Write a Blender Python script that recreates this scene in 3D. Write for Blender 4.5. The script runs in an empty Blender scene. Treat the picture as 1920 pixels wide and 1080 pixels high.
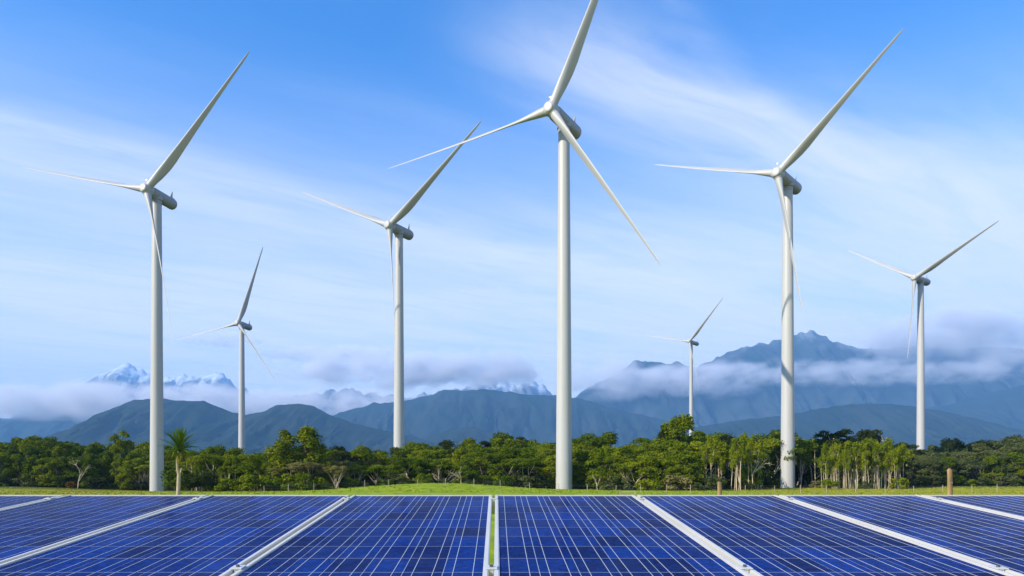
import bpy, math, random
import numpy as np
from mathutils import Vector, Matrix, noise

# ------------------------------------------------------------------ camera, sky, sun, exposure
sc = bpy.context.scene
C = sc.collection
EYE = 2.2            # eye height above the field
F = 1300.0           # focal length in photograph pixels (1920 wide)
cam_d = bpy.data.cameras.new('camera')
cam = bpy.data.objects.new('camera', cam_d)
C.objects.link(cam)
cam.location = (0, 0, EYE)
cam.rotation_euler = (math.radians(90), 0, 0)
cam_d.sensor_width = 36
cam_d.lens = F / 1920 * 36
cam_d.shift_x = 29 / 1920
cam_d.shift_y = 360 / 1920
cam_d.clip_start = 0.05
cam_d.clip_end = 60000
sc.camera = cam

SUN_EL = 31.0
SUN_AZ = 238.0       # clockwise from +Y: behind the camera, to the left
world = bpy.data.worlds.new('World')
sc.world = world
world.use_nodes = True
wn, wl = world.node_tree.nodes, world.node_tree.links
wn.clear()


def N(nodes, kind, **kw):
    n = nodes.new(kind)
    for k, v in kw.items():
        setattr(n, k, v)
    return n


def M(nodes, links, op, a, b=None, c=None, clamp=False):
    n = nodes.new('ShaderNodeMath')
    n.operation = op
    n.use_clamp = clamp
    for i, v in enumerate((a, b, c)):
        if v is None:
            continue
        if isinstance(v, (int, float)):
            n.inputs[i].default_value = v
        else:
            links.new(v, n.inputs[i])
    return n.outputs[0]


def ramp(nodes, links, fac, stops):
    n = nodes.new('ShaderNodeValToRGB')
    e = n.color_ramp.elements
    while len(e) > 1:
        e.remove(e[0])
    e[0].position = stops[0][0]
    e[0].color = (*stops[0][1], 1)
    for p, c in stops[1:]:
        k = e.new(p)
        k.color = (*c, 1)
    links.new(fac, n.inputs[0])
    return n.outputs[0]


def mixc(nodes, links, fac, a, b, mode='MIX'):
    n = nodes.new('ShaderNodeMix')
    n.data_type = 'RGBA'
    n.blend_type = mode
    for sock, v in ((n.inputs['Factor'], fac), (n.inputs[6], a), (n.inputs[7], b)):
        if isinstance(v, (int, float)):
            sock.default_value = v
        elif isinstance(v, tuple):
            sock.default_value = (*v, 1)
        else:
            links.new(v, sock)
    return n.outputs[2]


sky = N(wn, 'ShaderNodeTexSky', sky_type='NISHITA', sun_disc=False)
sky.sun_elevation = math.radians(SUN_EL)
sky.sun_rotation = math.radians(SUN_AZ)
sky.air_density = 1.0
sky.dust_density = 0.6
sky.ozone_density = 2.0
tc = N(wn, 'ShaderNodeTexCoord')
sep = N(wn, 'ShaderNodeSeparateXYZ')
wl.new(tc.outputs['Generated'], sep.inputs[0])
zz = M(wn, wl, 'MAXIMUM', sep.outputs[2], 0.03)
pu = M(wn, wl, 'DIVIDE', sep.outputs[0], zz)          # the cirrus deck seen as a level sheet overhead
pv = M(wn, wl, 'DIVIDE', sep.outputs[1], zz)
along = M(wn, wl, 'ADD', M(wn, wl, 'MULTIPLY', pu, 0.84), M(wn, wl, 'MULTIPLY', pv, 0.54))
across = M(wn, wl, 'ADD', M(wn, wl, 'MULTIPLY', pu, -0.54), M(wn, wl, 'MULTIPLY', pv, 0.84))
cv = N(wn, 'ShaderNodeCombineXYZ')
wl.new(M(wn, wl, 'MULTIPLY', along, 0.45), cv.inputs[0])
wl.new(M(wn, wl, 'MULTIPLY', across, 1.25), cv.inputs[1])
cn = N(wn, 'ShaderNodeTexNoise')
cn.inputs['Scale'].default_value = 1.3
cn.inputs['Detail'].default_value = 7
cn.inputs['Roughness'].default_value = 0.52
cn.inputs['Distortion'].default_value = 0.5
wl.new(cv.outputs[0], cn.inputs['Vector'])
wob = M(wn, wl, 'MULTIPLY', M(wn, wl, 'SUBTRACT', cn.outputs['Fac'], 0.5), 0.9)


def streak(centre, half):
    d = M(wn, wl, 'DIVIDE', M(wn, wl, 'SUBTRACT', M(wn, wl, 'ADD', across, wob), centre), half)
    return M(wn, wl, 'POWER', 2.718, M(wn, wl, 'MULTIPLY', M(wn, wl, 'MULTIPLY', d, d), -1.0))


starts = N(wn, 'ShaderNodeMapRange', interpolation_type='SMOOTHSTEP')   # the streamer frays out at its near end
starts.inputs[1].default_value = 0.62
starts.inputs[2].default_value = 1.15
wl.new(along, starts.inputs[0])
bands = M(wn, wl, 'ADD', M(wn, wl, 'MULTIPLY', M(wn, wl, 'MULTIPLY', streak(1.22, M(wn, wl, 'MULTIPLY_ADD', along, 0.085, 0.10)), starts.outputs[0]), 0.95), M(wn, wl, 'MULTIPLY', streak(2.55, 0.28), 0.65))
thin = N(wn, 'ShaderNodeMapRange', interpolation_type='SMOOTHSTEP')
thin.inputs[1].default_value = 0.46
thin.inputs[2].default_value = 0.78
thin.inputs[4].default_value = 0.75
wl.new(cn.outputs['Fac'], thin.inputs[0])
low = N(wn, 'ShaderNodeMapRange', interpolation_type='SMOOTHSTEP')       # the deck thickens with distance
low.inputs[1].default_value = 1.4
low.inputs[2].default_value = 5.0
low.inputs[3].default_value = 0.12
low.inputs[4].default_value = 1.0
wl.new(pv, low.inputs[0])
cover = M(wn, wl, 'ADD', M(wn, wl, 'MULTIPLY', bands, M(wn, wl, 'MULTIPLY_ADD', cn.outputs['Fac'], 0.8, 0.35)),
          M(wn, wl, 'MULTIPLY', thin.outputs[0], low.outputs[0]), clamp=True)
veil = N(wn, 'ShaderNodeMapRange', interpolation_type='SMOOTHSTEP')      # thin high veil, denser where the view runs along it
veil.inputs[1].default_value = 0.54
veil.inputs[2].default_value = 0.16
veil.inputs[3].default_value = 0.0
veil.inputs[4].default_value = 0.95
wl.new(sep.outputs[2], veil.inputs[0])
vfac = M(wn, wl, 'MULTIPLY', veil.outputs[0], M(wn, wl, 'MULTIPLY_ADD', cn.outputs['Fac'], 0.9, 0.55, clamp=True))
c2v = N(wn, 'ShaderNodeCombineXYZ')
wl.new(M(wn, wl, 'MULTIPLY', along, 0.9), c2v.inputs[0])
wl.new(M(wn, wl, 'MULTIPLY', across, 4.2), c2v.inputs[1])
cn2 = N(wn, 'ShaderNodeTexNoise')
cn2.inputs['Scale'].default_value = 1.6
cn2.inputs['Detail'].default_value = 8
cn2.inputs['Roughness'].default_value = 0.62
cn2.inputs['Distortion'].default_value = 1.2
wl.new(c2v.outputs[0], cn2.inputs['Vector'])
wisp = M(wn, wl, 'MULTIPLY_ADD', cn2.outputs['Fac'], 2.2, -0.25, clamp=True)
cover = M(wn, wl, 'MULTIPLY', cover, M(wn, wl, 'MULTIPLY_ADD', wisp, 0.55, 0.38))
vfac = M(wn, wl, 'MULTIPLY', vfac, M(wn, wl, 'MULTIPLY_ADD', wisp, 0.30, 0.72))
cover = M(wn, wl, 'SUBTRACT', 1.0, M(wn, wl, 'MULTIPLY', M(wn, wl, 'SUBTRACT', 1.0, cover), M(wn, wl, 'SUBTRACT', 1.0, vfac)))
skyc = mixc(wn, wl, 1.0, sky.outputs[0], (0.27, 0.98, 1.72), 'MULTIPLY')
final = mixc(wn, wl, cover, skyc, (6.5, 6.55, 6.6))
bg = N(wn, 'ShaderNodeBackground')
wl.new(final, bg.inputs['Color'])
bg.inputs['Strength'].default_value = 0.11
wo = N(wn, 'ShaderNodeOutputWorld')
wl.new(bg.outputs[0], wo.inputs['Surface'])

sun_d = bpy.data.lights.new('sun', 'SUN')
sun_d.energy = 5.0
sun_d.angle = math.radians(0.5)
sun_d.color = (1.0, 0.90, 0.74)
sun = bpy.data.objects.new('sun', sun_d)
C.objects.link(sun)
_az, _el = math.radians(SUN_AZ), math.radians(SUN_EL)
to_sun = Vector((math.sin(_az) * math.cos(_el), math.cos(_az) * math.cos(_el), math.sin(_el)))
sun.rotation_euler = to_sun.to_track_quat('Z', 'Y').to_euler()
sun.location = to_sun * 200

sc.view_settings.view_transform = 'Standard'
sc.view_settings.look = 'None'
sc.view_settings.exposure = 0.64
sc.view_settings.gamma = 1.0
sc.cycles.use_denoising = True
sc.cycles.max_bounces = 5
sc.cycles.diffuse_bounces = 2
sc.cycles.glossy_bounces = 2
sc.cycles.transparent_max_bounces = 8
sc.cycles.volume_bounces = 2
sc.cycles.volume_max_steps = 96
sc.cycles.caustics_reflective = False
sc.cycles.caustics_refractive = False

# ------------------------------------------------------------------ helpers


class MB:
    """collects vertices and faces; build() links them as one mesh object"""

    def __init__(self):
        self.v, self.f, self.n = [], [], 0

    def add(self, verts, faces):
        self.v.append(np.asarray(verts, float).reshape(-1, 3))
        self.f.extend([tuple(i + self.n for i in q) for q in faces])
        self.n += len(self.v[-1])

    def box(self, c, h, R=None):
        p = np.array([(x, y, z) for x in (-1, 1) for y in (-1, 1) for z in (-1, 1)], float) * np.asarray(h)
        if R is not None:
            p = p @ np.asarray(R).T
        self.add(p + np.asarray(c), [(0, 1, 3, 2), (4, 6, 7, 5), (0, 4, 5, 1), (2, 3, 7, 6), (0, 2, 6, 4), (1, 5, 7, 3)])

    def tube(self, pts, rad, sides=6, cap=True):
        pts = np.asarray(pts, float)
        n = len(pts)
        rings = []
        for i in range(n):
            d = pts[min(i + 1, n - 1)] - pts[max(i - 1, 0)]
            d = d / (np.linalg.norm(d) + 1e-9)
            a = np.cross(d, (0, 1, 0) if abs(d[1]) < 0.9 else (1, 0, 0))
            a /= np.linalg.norm(a)
            b = np.cross(d, a)
            t = np.arange(sides) * 2 * math.pi / sides
            rings.append(pts[i] + rad[i] * (np.cos(t)[:, None] * a + np.sin(t)[:, None] * b))
        f = []
        for i in range(n - 1):
            for k in range(sides):
                f.append((i * sides + k, i * sides + (k + 1) % sides, (i + 1) * sides + (k + 1) % sides, (i + 1) * sides + k))
        if cap:
            f.append(tuple(range(sides - 1, -1, -1)))
            f.append(tuple((n - 1) * sides + k for k in range(sides)))
        self.add(np.concatenate(rings), f)

    def mesh(self, name, smooth=False):
        me = bpy.data.meshes.new(name)
        me.from_pydata(np.concatenate(self.v).tolist(), [], self.f)
        if smooth:
            me.polygons.foreach_set('use_smooth', np.ones(len(me.polygons), bool))
        me.update()
        return me

    def build(self, name, mat, parent=None, smooth=False):
        return link(name, self.mesh(name, smooth), mat, parent)


def link(name, me, mat=None, parent=None):
    if mat is not None and len(me.materials) == 0:
        me.materials.append(mat)
    o = bpy.data.objects.new(name, me)
    C.objects.link(o)
    if parent is not None:
        o.parent = parent
    return o


def empty(name, loc=(0, 0, 0), rz=0.0):
    o = bpy.data.objects.new(name, None)
    o.empty_display_size = 0.3
    C.objects.link(o)
    o.location = loc
    o.rotation_euler = (0, 0, rz)
    return o


def tag(o, label=None, cat=None, group=None, kind=None):
    for k, v in (('label', label), ('category', cat), ('group', group), ('kind', kind)):
        if v:
            o[k] = v
    return o


def copy_tree(o, parent=None):
    c = o.copy()
    C.objects.link(c)
    c.parent = parent
    for ch in o.children:
        copy_tree(ch, c)
    return c


def px_x(px, D):
    return (px - 931) / F * D


def px_z(py, D):
    return EYE - (py - 900) / F * D


def sharp_by_angle(me, deg=35):
    try:
        me.set_sharp_from_angle(angle=math.radians(deg))
    except Exception:
        pass


def mat(name, base=(0.5, 0.5, 0.5), rough=0.6, spec=0.5, metal=0.0):
    m = bpy.data.materials.new(name)
    m.use_nodes = True
    b = m.node_tree.nodes['Principled BSDF']
    b.inputs['Base Color'].default_value = (*base, 1)
    b.inputs['Roughness'].default_value = rough
    b.inputs['Specular IOR Level'].default_value = spec
    b.inputs['Metallic'].default_value = metal
    return m, m.node_tree.nodes, m.node_tree.links, b


def noise_mat(name, stops, scale, rough=0.8, spec=0.3, detail=5, stretch=(1, 1, 1), coord='Object', bump=0.0, bump_scale=None, metal=0.0):
    m, nd, lk, b = mat(name, rough=rough, spec=spec, metal=metal)
    t = N(nd, 'ShaderNodeTexCoord')
    mp = N(nd, 'ShaderNodeMapping')
    mp.inputs['Scale'].default_value = stretch
    lk.new(t.outputs[coord], mp.inputs[0])
    nz = N(nd, 'ShaderNodeTexNoise')
    nz.inputs['Scale'].default_value = scale
    nz.inputs['Detail'].default_value = detail
    nz.inputs['Roughness'].default_value = 0.6
    lk.new(mp.outputs[0], nz.inputs['Vector'])
    lk.new(ramp(nd, lk, nz.outputs['Fac'], stops), b.inputs['Base Color'])
    if bump:
        n2 = N(nd, 'ShaderNodeTexNoise')
        n2.inputs['Scale'].default_value = bump_scale or scale * 4
        n2.inputs['Detail'].default_value = 4
        lk.new(mp.outputs[0], n2.inputs['Vector'])
        bp = N(nd, 'ShaderNodeBump')
        bp.inputs['Strength'].default_value = bump
        lk.new(n2.outputs['Fac'], bp.inputs['Height'])
        lk.new(bp.outputs[0], b.inputs['Normal'])
    return m


# ------------------------------------------------------------------ ground
def ground_z(x, y):
    z = 1.62 * math.exp(-(((x + 11.3) / 12.5) ** 2 + ((y - 132) / 15) ** 2) / 2)
    z -= 1.10 * math.exp(-(((x + 92) / 34) ** 2 + ((y - 203) / 34) ** 2) / 2)
    if x < -105:
        z += 0.55 * min(1, (-105 - x) / 35) * math.exp(-((y - 205) / 60) ** 2)
    if x > 95:
        z += 0.30 * min(1, (x - 95) / 40) * math.exp(-((y - 215) / 60) ** 2)
    near = max(0.0, 1 - y / 2500)
    z += 0.10 * near * noise.noise(Vector((x * 0.06, y * 0.05, 3.1)))
    return z


def axis(fine0, fine1, step, lo, hi, g=1.22):
    a = list(np.arange(fine0, fine1 + 0.1, step))
    s = step
    while a[-1] < hi:
        s *= g
        a.append(min(hi, a[-1] + s))
    s = step
    while a[0] > lo:
        s *= g
        a.insert(0, max(lo, a[0] - s))
    return a


xs = axis(-190, 200, 3.0, -22000, 22000)
ys = axis(0, 300, 3.0, -600, 24000)
gv = [(x, y, ground_z(x, y)) for y in ys for x in xs]
nx = len(xs)
gf = [(j * nx + i, j * nx + i + 1, (j + 1) * nx + i + 1, (j + 1) * nx + i) for j in range(len(ys) - 1) for i in range(nx - 1)]
gm = MB()
gm.add(gv, gf)
m, nd, lk, b = mat('grass_turf', rough=0.9, spec=0.1)
t = N(nd, 'ShaderNodeNewGeometry')
n1 = N(nd, 'ShaderNodeTexNoise')
n1.inputs['Scale'].default_value = 0.05
n1.inputs['Detail'].default_value = 6
lk.new(t.outputs['Position'], n1.inputs['Vector'])
mp = N(nd, 'ShaderNodeMapping')
mp.inputs['Scale'].default_value = (0.5, 0.22, 1)
lk.new(t.outputs['Position'], mp.inputs[0])
n2 = N(nd, 'ShaderNodeTexNoise')
n2.inputs['Scale'].default_value = 1.0
n2.inputs['Detail'].default_value = 8
n2.inputs['Roughness'].default_value = 0.7
lk.new(mp.outputs[0], n2.inputs['Vector'])
lush = ramp(nd, lk, n2.outputs['Fac'], [(0.3, (0.11, 0.175, 0.004)), (0.5, (0.21, 0.275, 0.006)), (0.7, (0.31, 0.35, 0.010))])
dry = ramp(nd, lk, n2.outputs['Fac'], [(0.3, (0.16, 0.150, 0.008)), (0.5, (0.28, 0.245, 0.012)), (0.72, (0.38, 0.31, 0.035))])
sx = N(nd, 'ShaderNodeSeparateXYZ')
lk.new(t.outputs['Position'], sx.inputs[0])
side = M(nd, lk, 'ABSOLUTE', M(nd, lk, 'ADD', sx.outputs[0], 4.0))
sd = N(nd, 'ShaderNodeMapRange', interpolation_type='SMOOTHSTEP')
sd.inputs[1].default_value = 25
sd.inputs[2].default_value = 75
lk.new(side, sd.inputs[0])
fac = M(nd, lk, 'MULTIPLY', sd.outputs[0], M(nd, lk, 'MULTIPLY_ADD', n1.outputs['Fac'], 1.3, 0.2, clamp=True), clamp=True)
far = N(nd, 'ShaderNodeMapRange', interpolation_type='SMOOTHSTEP')      # bush country beyond the paddock
far.inputs[1].default_value = 200
far.inputs[2].default_value = 260
dist = N(nd, 'ShaderNodeVectorMath', operation='LENGTH')
lk.new(t.outputs['Position'], dist.inputs[0])
lk.new(dist.outputs['Value'], far.inputs[0])
bushy = ramp(nd, lk, n1.outputs['Fac'], [(0.35, (0.020, 0.035, 0.008)), (0.65, (0.050, 0.070, 0.016))])
lk.new(mixc(nd, lk, far.outputs[0], mixc(nd, lk, fac, lush, dry), bushy), b.inputs['Base Color'])
bp = N(nd, 'ShaderNodeBump')
bp.inputs['Strength'].default_value = 0.6
bp.inputs['Distance'].default_value = 0.25
lk.new(n2.outputs['Fac'], bp.inputs['Height'])
lk.new(bp.outputs[0], b.inputs['Normal'])
tag(gm.build('ground', m, smooth=True), kind='structure')


_r = np.random.default_rng(3)
tv, tf = [], []
for i in range(6000):
    y = 106 + 110 * _r.random() ** 1.3
    x = _r.uniform(-0.75, 0.80) * y
    z = ground_z(x, y)
    hgt = _r.uniform(0.05, 0.14) * (1.6 if _r.random() < 0.12 else 1)
    for k in range(4):
        a_ = _r.uniform(0, 6.283)
        w_ = _r.uniform(0.08, 0.2)
        lx, ly = _r.normal() * 0.12, _r.normal() * 0.12
        n_ = len(tv)
        ca, sa = math.cos(a_) * w_, math.sin(a_) * w_
        tv += [(x - ca + lx, y - sa + ly, z - 0.03), (x + ca + lx, y + sa + ly, z - 0.03), (x + lx * 2.2, y + ly * 2.2, z + hgt)]
        tf.append((n_, n_ + 1, n_ + 2))
tm = MB()
tm.add(tv, tf)
m_tuft = noise_mat('tussock_blade', [(0.35, (0.15, 0.20, 0.005)), (0.5, (0.22, 0.26, 0.008)), (0.65, (0.30, 0.29, 0.02))], 0.09, rough=0.9, spec=0.1)
tag(tm.build('grass', m_tuft), 'short grass tussocks scattered over the field', 'grass', kind='stuff')


# ------------------------------------------------------------------ mountains
def mountain_material(name, forest, rock, snow_from=None, snow_full=None):
    m, nd, lk, b = mat(name, rough=0.95, spec=0.05)
    g = N(nd, 'ShaderNodeNewGeometry')
    mp = N(nd, 'ShaderNodeMapping')
    mp.inputs['Scale'].default_value = (0.0021, 0.0021, 0.0011)
    lk.new(g.outputs['Position'], mp.inputs[0])
    nz = N(nd, 'ShaderNodeTexNoise')
    nz.inputs['Scale'].default_value = 1.0
    nz.inputs['Detail'].default_value = 8
    nz.inputs['Roughness'].default_value = 0.65
    lk.new(mp.outputs[0], nz.inputs['Vector'])
    col = ramp(nd, lk, nz.outputs['Fac'], [(0.35, forest), (0.7, rock)])
    if snow_from is not None:
        s = N(nd, 'ShaderNodeSeparateXYZ')
        lk.new(g.outputs['Position'], s.inputs[0])
        zz = M(nd, lk, 'ADD', s.outputs[2], M(nd, lk, 'MULTIPLY', M(nd, lk, 'SUBTRACT', nz.outputs['Fac'], 0.5), 1500.0))
        k = N(nd, 'ShaderNodeMapRange', interpolation_type='SMOOTHSTEP')
        k.inputs[1].default_value = snow_from
        k.inputs[2].default_value = snow_full
        lk.new(zz, k.inputs[0])
        col = mixc(nd, lk, k.outputs[0], col, (0.60, 0.64, 0.72))
    lk.new(col, b.inputs['Base Color'])
    n3 = N(nd, 'ShaderNodeTexNoise')
    n3.inputs['Scale'].default_value = 0.011
    n3.inputs['Detail'].default_value = 6
    n3.inputs['Roughness'].default_value = 0.7
    lk.new(g.outputs['Position'], n3.inputs['Vector'])
    bp = N(nd, 'ShaderNodeBump')
    bp.inputs['Strength'].default_value = 0.4
    bp.inputs['Distance'].default_value = 50
    lk.new(n3.outputs['Fac'], bp.inputs['Height'])
    lk.new(bp.outputs[0], b.inputs['Normal'])
    return m


def mountain(name, D, profile, width, seed, material, rough=0.16, step=4, rows=34, jag=0.014):
    """a ridge of the given skyline, with spurs and gullies running down both flanks"""
    p = np.array(profile, float)
    px = np.arange(p[0, 0], p[-1, 0] + 0.1, step)
    top = np.interp(px, p[:, 0], p[:, 1])
    X = (px - 931) / F * D
    Z = EYE - (top - 900) / F * D
    v = []
    vs = np.linspace(-1, 1, rows * 2 + 1)
    for vv in vs:
        a = abs(vv)
        for i in range(len(px)):
            q = Vector((X[i] / D * 16, vv * 1.5, seed))
            w = noise.fractal(q, 0.9, 2.1, 5)
            xi = X[i] + a * w * width * 0.25
            zi = float(np.interp(xi, X, Z))
            shape = (1 - a) ** 1.05
            gul = 1 - abs(noise.fractal(Vector((xi / D * 30, vv * 2.2 + w, seed + 7)), 0.8, 2.2, 4))
            fine = noise.fractal(Vector((xi / D * 75, vv * 9, seed + 3)), 0.8, 2.1, 3)
            z = zi * shape * (1 + (rough * 2.2 * (gul - 0.72) + 0.028 * fine) * min(1, a * 3)) if a > 0 else zi * (1 + jag * noise.fractal(Vector((X[i] / D * 70, 0, seed)), 0.7, 2.0, 4))
            v.append((xi, D + vv * width, z - 30 * a))
    n = len(px)
    f = [(j * n + i, j * n + i + 1, (j + 1) * n + i + 1, (j + 1) * n + i) for j in range(len(vs) - 1) for i in range(n - 1)]
    mb = MB()
    mb.add(v, f)
    return tag(mb.build(name, material, smooth=True), kind='structure')


FOREST, ROCK = (0.010, 0.022, 0.016), (0.030, 0.040, 0.038)
m_hill = mountain_material('bush_clad_hill', (0.009, 0.020, 0.012), (0.032, 0.040, 0.030))
m_range = mountain_material('blue_range', FOREST, ROCK)
m_alp = mountain_material('alpine_rock_and_snow', (0.07, 0.08, 0.09), (0.18, 0.19, 0.20), 1500, 2000)
m_peak = mountain_material('high_peak', (0.012, 0.024, 0.020), (0.055, 0.062, 0.066), 1850, 2700)
mountain('hill', 5200, [(-20, 892), (60, 860), (120, 812), (160, 795), (205, 768), (250, 751), (300, 747), (345, 752), (385, 752), (420, 768), (455, 778), (490, 772),
                        (520, 760), (560, 757), (585, 760), (615, 776), (660, 793), (700, 803), (750, 812), (800, 825), (850, 845), (910, 890)], 1500, 1.3, m_hill)
mountain('hill', 5600, [(720, 890), (770, 840), (810, 818), (840, 806), (870, 800), (895, 802), (925, 815), (960, 836), (1010, 865), (1060, 892)], 1100, 5.1, m_hill)
mountain('hill', 6000, [(1080, 890), (1150, 850), (1230, 820), (1310, 800), (1400, 786), (1480, 778), (1540, 765), (1590, 758), (1650, 757), (1700, 760),
                        (1770, 772), (1850, 790), (1940, 812), (2050, 860), (2120, 892)], 1500, 8.8, m_hill)
mountain('mountain', 7600, [(380, 890), (470, 840), (560, 805), (640, 772), (700, 757), (760, 752), (800, 742), (835, 730), (870, 732), (900, 729), (950, 734),
                            (1000, 740), (1040, 741), (1090, 748), (1140, 762), (1190, 775), (1260, 790), (1350, 815), (1430, 850), (1500, 890)], 2000, 3.7, m_range)
mountain('mountain', 7900, [(1480, 890), (1560, 840), (1640, 800), (1710, 770), (1780, 758), (1850, 738), (1920, 722), (2000, 708), (2080, 720), (2180, 780), (2260, 890)], 1900, 6.2, m_range)
mountain('mountain', 9000, [(-420, 880), (-300, 830), (-180, 790), (-80, 783), (20, 784), (100, 778), (190, 776), (280, 782), (380, 800), (480, 850), (560, 888)], 1800, 9.9, m_range)
mountain('mountain', 9800, [(930, 890), (1000, 820), (1060, 760), (1110, 722), (1150, 705), (1190, 676), (1215, 678), (1245, 682), (1275, 679), (1305, 690), (1330, 676), (1360, 661),
                            (1400, 650), (1440, 642), (1475, 634), (1500, 622), (1518, 619), (1545, 632), (1575, 644), (1610, 652), (1660, 655), (1730, 650), (1800, 655),
                            (1870, 650), (1950, 660), (2040, 690), (2140, 760), (2240, 880)], 2600, 2.4, m_peak, rough=0.17, jag=0.018)
mountain('mountain', 12500, [(-60, 880), (20, 800), (90, 752), (150, 722), (190, 700), (215, 690), (238, 682), (258, 690), (280, 704), (300, 712), (322, 709), (345, 703), (370, 707),
                             (400, 697), (420, 704), (442, 724), (480, 745), (540, 742), (600, 736), (650, 730), (700, 742), (780, 745), (830, 736), (880, 722), (930, 716),
                             (965, 722), (1000, 716), (1040, 738), (1090, 770), (1150, 830), (1200, 885)], 2600, 4.6, m_alp, rough=0.30, step=3, jag=0.05)

# ------------------------------------------------------------------ air and the cloud banks on the ranges
hz = MB()
hz.box((0, 7600, 1300), (21000, 9000, 1304))
m = bpy.data.materials.new('haze_air')
m.use_nodes = True
nd, lk = m.node_tree.nodes, m.node_tree.links
nd.clear()
pv_ = N(nd, 'ShaderNodeVolumePrincipled')
pv_.inputs['Color'].default_value = (0.25, 0.56, 1.0, 1)
pv_.inputs['Density'].default_value = 6.2e-5
pv_.inputs['Anisotropy'].default_value = 0.0
out = N(nd, 'ShaderNodeOutputMaterial')
lk.new(pv_.outputs[0], out.inputs['Volume'])
tag(hz.build('haze', m), 'pale blue haze filling the air between field and ranges', 'haze', kind='stuff')


def cloud(px, py, D, hw, hh, depth, dens, seed, label, tint=(0.975, 0.965, 1.0)):
    """a soft bank of cloud: a closed lumpy hull filled with vapour that thins to its edge"""
    a, hz_, dp = hw / F * D, hh / F * D, depth
    v, f = [], []
    nu, nv = 40, 18
    for j in range(nv + 1):
        th = math.pi * j / nv
        for i in range(nu):
            ph = 2 * math.pi * i / nu
            v.append((math.sin(th) * math.cos(ph), math.sin(th) * math.sin(ph), math.cos(th)))
    for j in range(nv):
        for i in range(nu):
            f.append((j * nu + i, (j + 1) * nu + i, (j + 1) * nu + (i + 1) % nu, j * nu + (i + 1) % nu))
    mb = MB()
    mb.add(v, f)
    m = bpy.data.materials.new('cloud_vapour')
    m.use_nodes = True
    nd, lk = m.node_tree.nodes, m.node_tree.links
    nd.clear()
    t = N(nd, 'ShaderNodeTexCoord')
    ln = N(nd, 'ShaderNodeVectorMath', operation='LENGTH')
    lk.new(t.outputs['Object'], ln.inputs[0])
    mp = N(nd, 'ShaderNodeMapping')
    mp.inputs['Scale'].default_value = (a / hz_ * 0.55, dp / hz_ * 0.35, 1.0)
    mp.inputs['Location'].default_value = (seed * 3.7, seed * 1.3, seed)
    lk.new(t.outputs['Object'], mp.inputs[0])
    nz = N(nd, 'ShaderNodeTexNoise')
    nz.inputs['Scale'].default_value = 1.7
    nz.inputs['Detail'].default_value = 6
    nz.inputs['Roughness'].default_value = 0.55
    lk.new(mp.outputs[0], nz.inputs['Vector'])
    r2 = M(nd, lk, 'MULTIPLY', ln.outputs['Value'], ln.outputs['Value'])
    d = M(nd, lk, 'SUBTRACT', 1.0, r2, clamp=True)
    d = M(nd, lk, 'ADD', M(nd, lk, 'MULTIPLY', d, 1.0), M(nd, lk, 'MULTIPLY_ADD', nz.outputs['Fac'], 3.0, -1.85))
    d = M(nd, lk, 'MULTIPLY', M(nd, lk, 'MAXIMUM', d, 0.0), dens)
    edge = N(nd, 'ShaderNodeMapRange', interpolation_type='SMOOTHSTEP')
    edge.inputs[1].default_value = 1.0
    edge.inputs[2].default_value = 0.55
    lk.new(ln.outputs['Value'], edge.inputs[0])
    d = M(nd, lk, 'MULTIPLY', d, edge.outputs[0])
    p = N(nd, 'ShaderNodeVolumePrincipled')
    p.inputs['Color'].default_value = (*tint, 1)
    p.inputs['Anisotropy'].default_value = 0.0
    lk.new(M(nd, lk, 'MULTIPLY', d, 1.0), p.inputs['Density'])
    o_ = N(nd, 'ShaderNodeOutputMaterial')
    lk.new(p.outputs[0], o_.inputs['Volume'])
    o = mb.build('cloud_bank', m, smooth=True)
    o.location = (px_x(px, D), D, px_z(py, D))
    o.scale = (a, dp, hz_)
    tag(o, label, 'cloud', 'low clouds on the ranges', 'stuff')


cloud(190, 754, 7400, 470, 50, 900, 0.0070, 1.0, 'long mauve cloud bank below the snowy twin peaks')
cloud(590, 758, 8400, 320, 42, 500, 0.0060, 6.0, 'pale cloud lying between the dark hill and the broad blue ridge')
cloud(780, 692, 9000, 400, 52, 450, 0.0095, 2.0, 'broad grey blue cloud bank over the middle ridge')
cloud(640, 664, 9600, 210, 22, 300, 0.0080, 8.0, 'narrow grey cloud streak above the broad bank of the middle ridge')
cloud(1230, 712, 8800, 280, 54, 500, 0.0056, 3.0, 'ragged white mist on the shoulder of the high peak')
cloud(1600, 698, 8600, 480, 34, 450, 0.0034, 4.0, 'thin level mist streak below the high peak')
cloud(1830, 634, 9000, 340, 82, 400, 0.0098, 5.0, 'large mauve cloud bank beside the high peak')
cloud(1780, 602, 9400, 170, 30, 260, 0.0085, 9.0, 'small mauve puff on top of the large cloud bank')
cloud(410, 637, 9500, 140, 20, 260, 0.0060, 7.0, 'small flat grey cloud above the snowy twin peaks')

# ------------------------------------------------------------------ wind turbines
def turbine_paint(name, base):
    m, nd, lk, b = mat(name, rough=0.42, spec=0.4)
    t = N(nd, 'ShaderNodeTexCoord')
    mp = N(nd, 'ShaderNodeMapping')
    mp.inputs['Scale'].default_value = (1.2, 1.2, 0.12)
    lk.new(t.outputs['Object'], mp.inputs[0])
    nz = N(nd, 'ShaderNodeTexNoise')
    nz.inputs['Scale'].default_value = 1.0
    nz.inputs['Detail'].default_value = 6
    lk.new(mp.outputs[0], nz.inputs['Vector'])
    lk.new(ramp(nd, lk, nz.outputs['Fac'], [(0.3, tuple(c * 0.93 for c in base)), (0.65, base)]), b.inputs['Base Color'])
    return m


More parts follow.
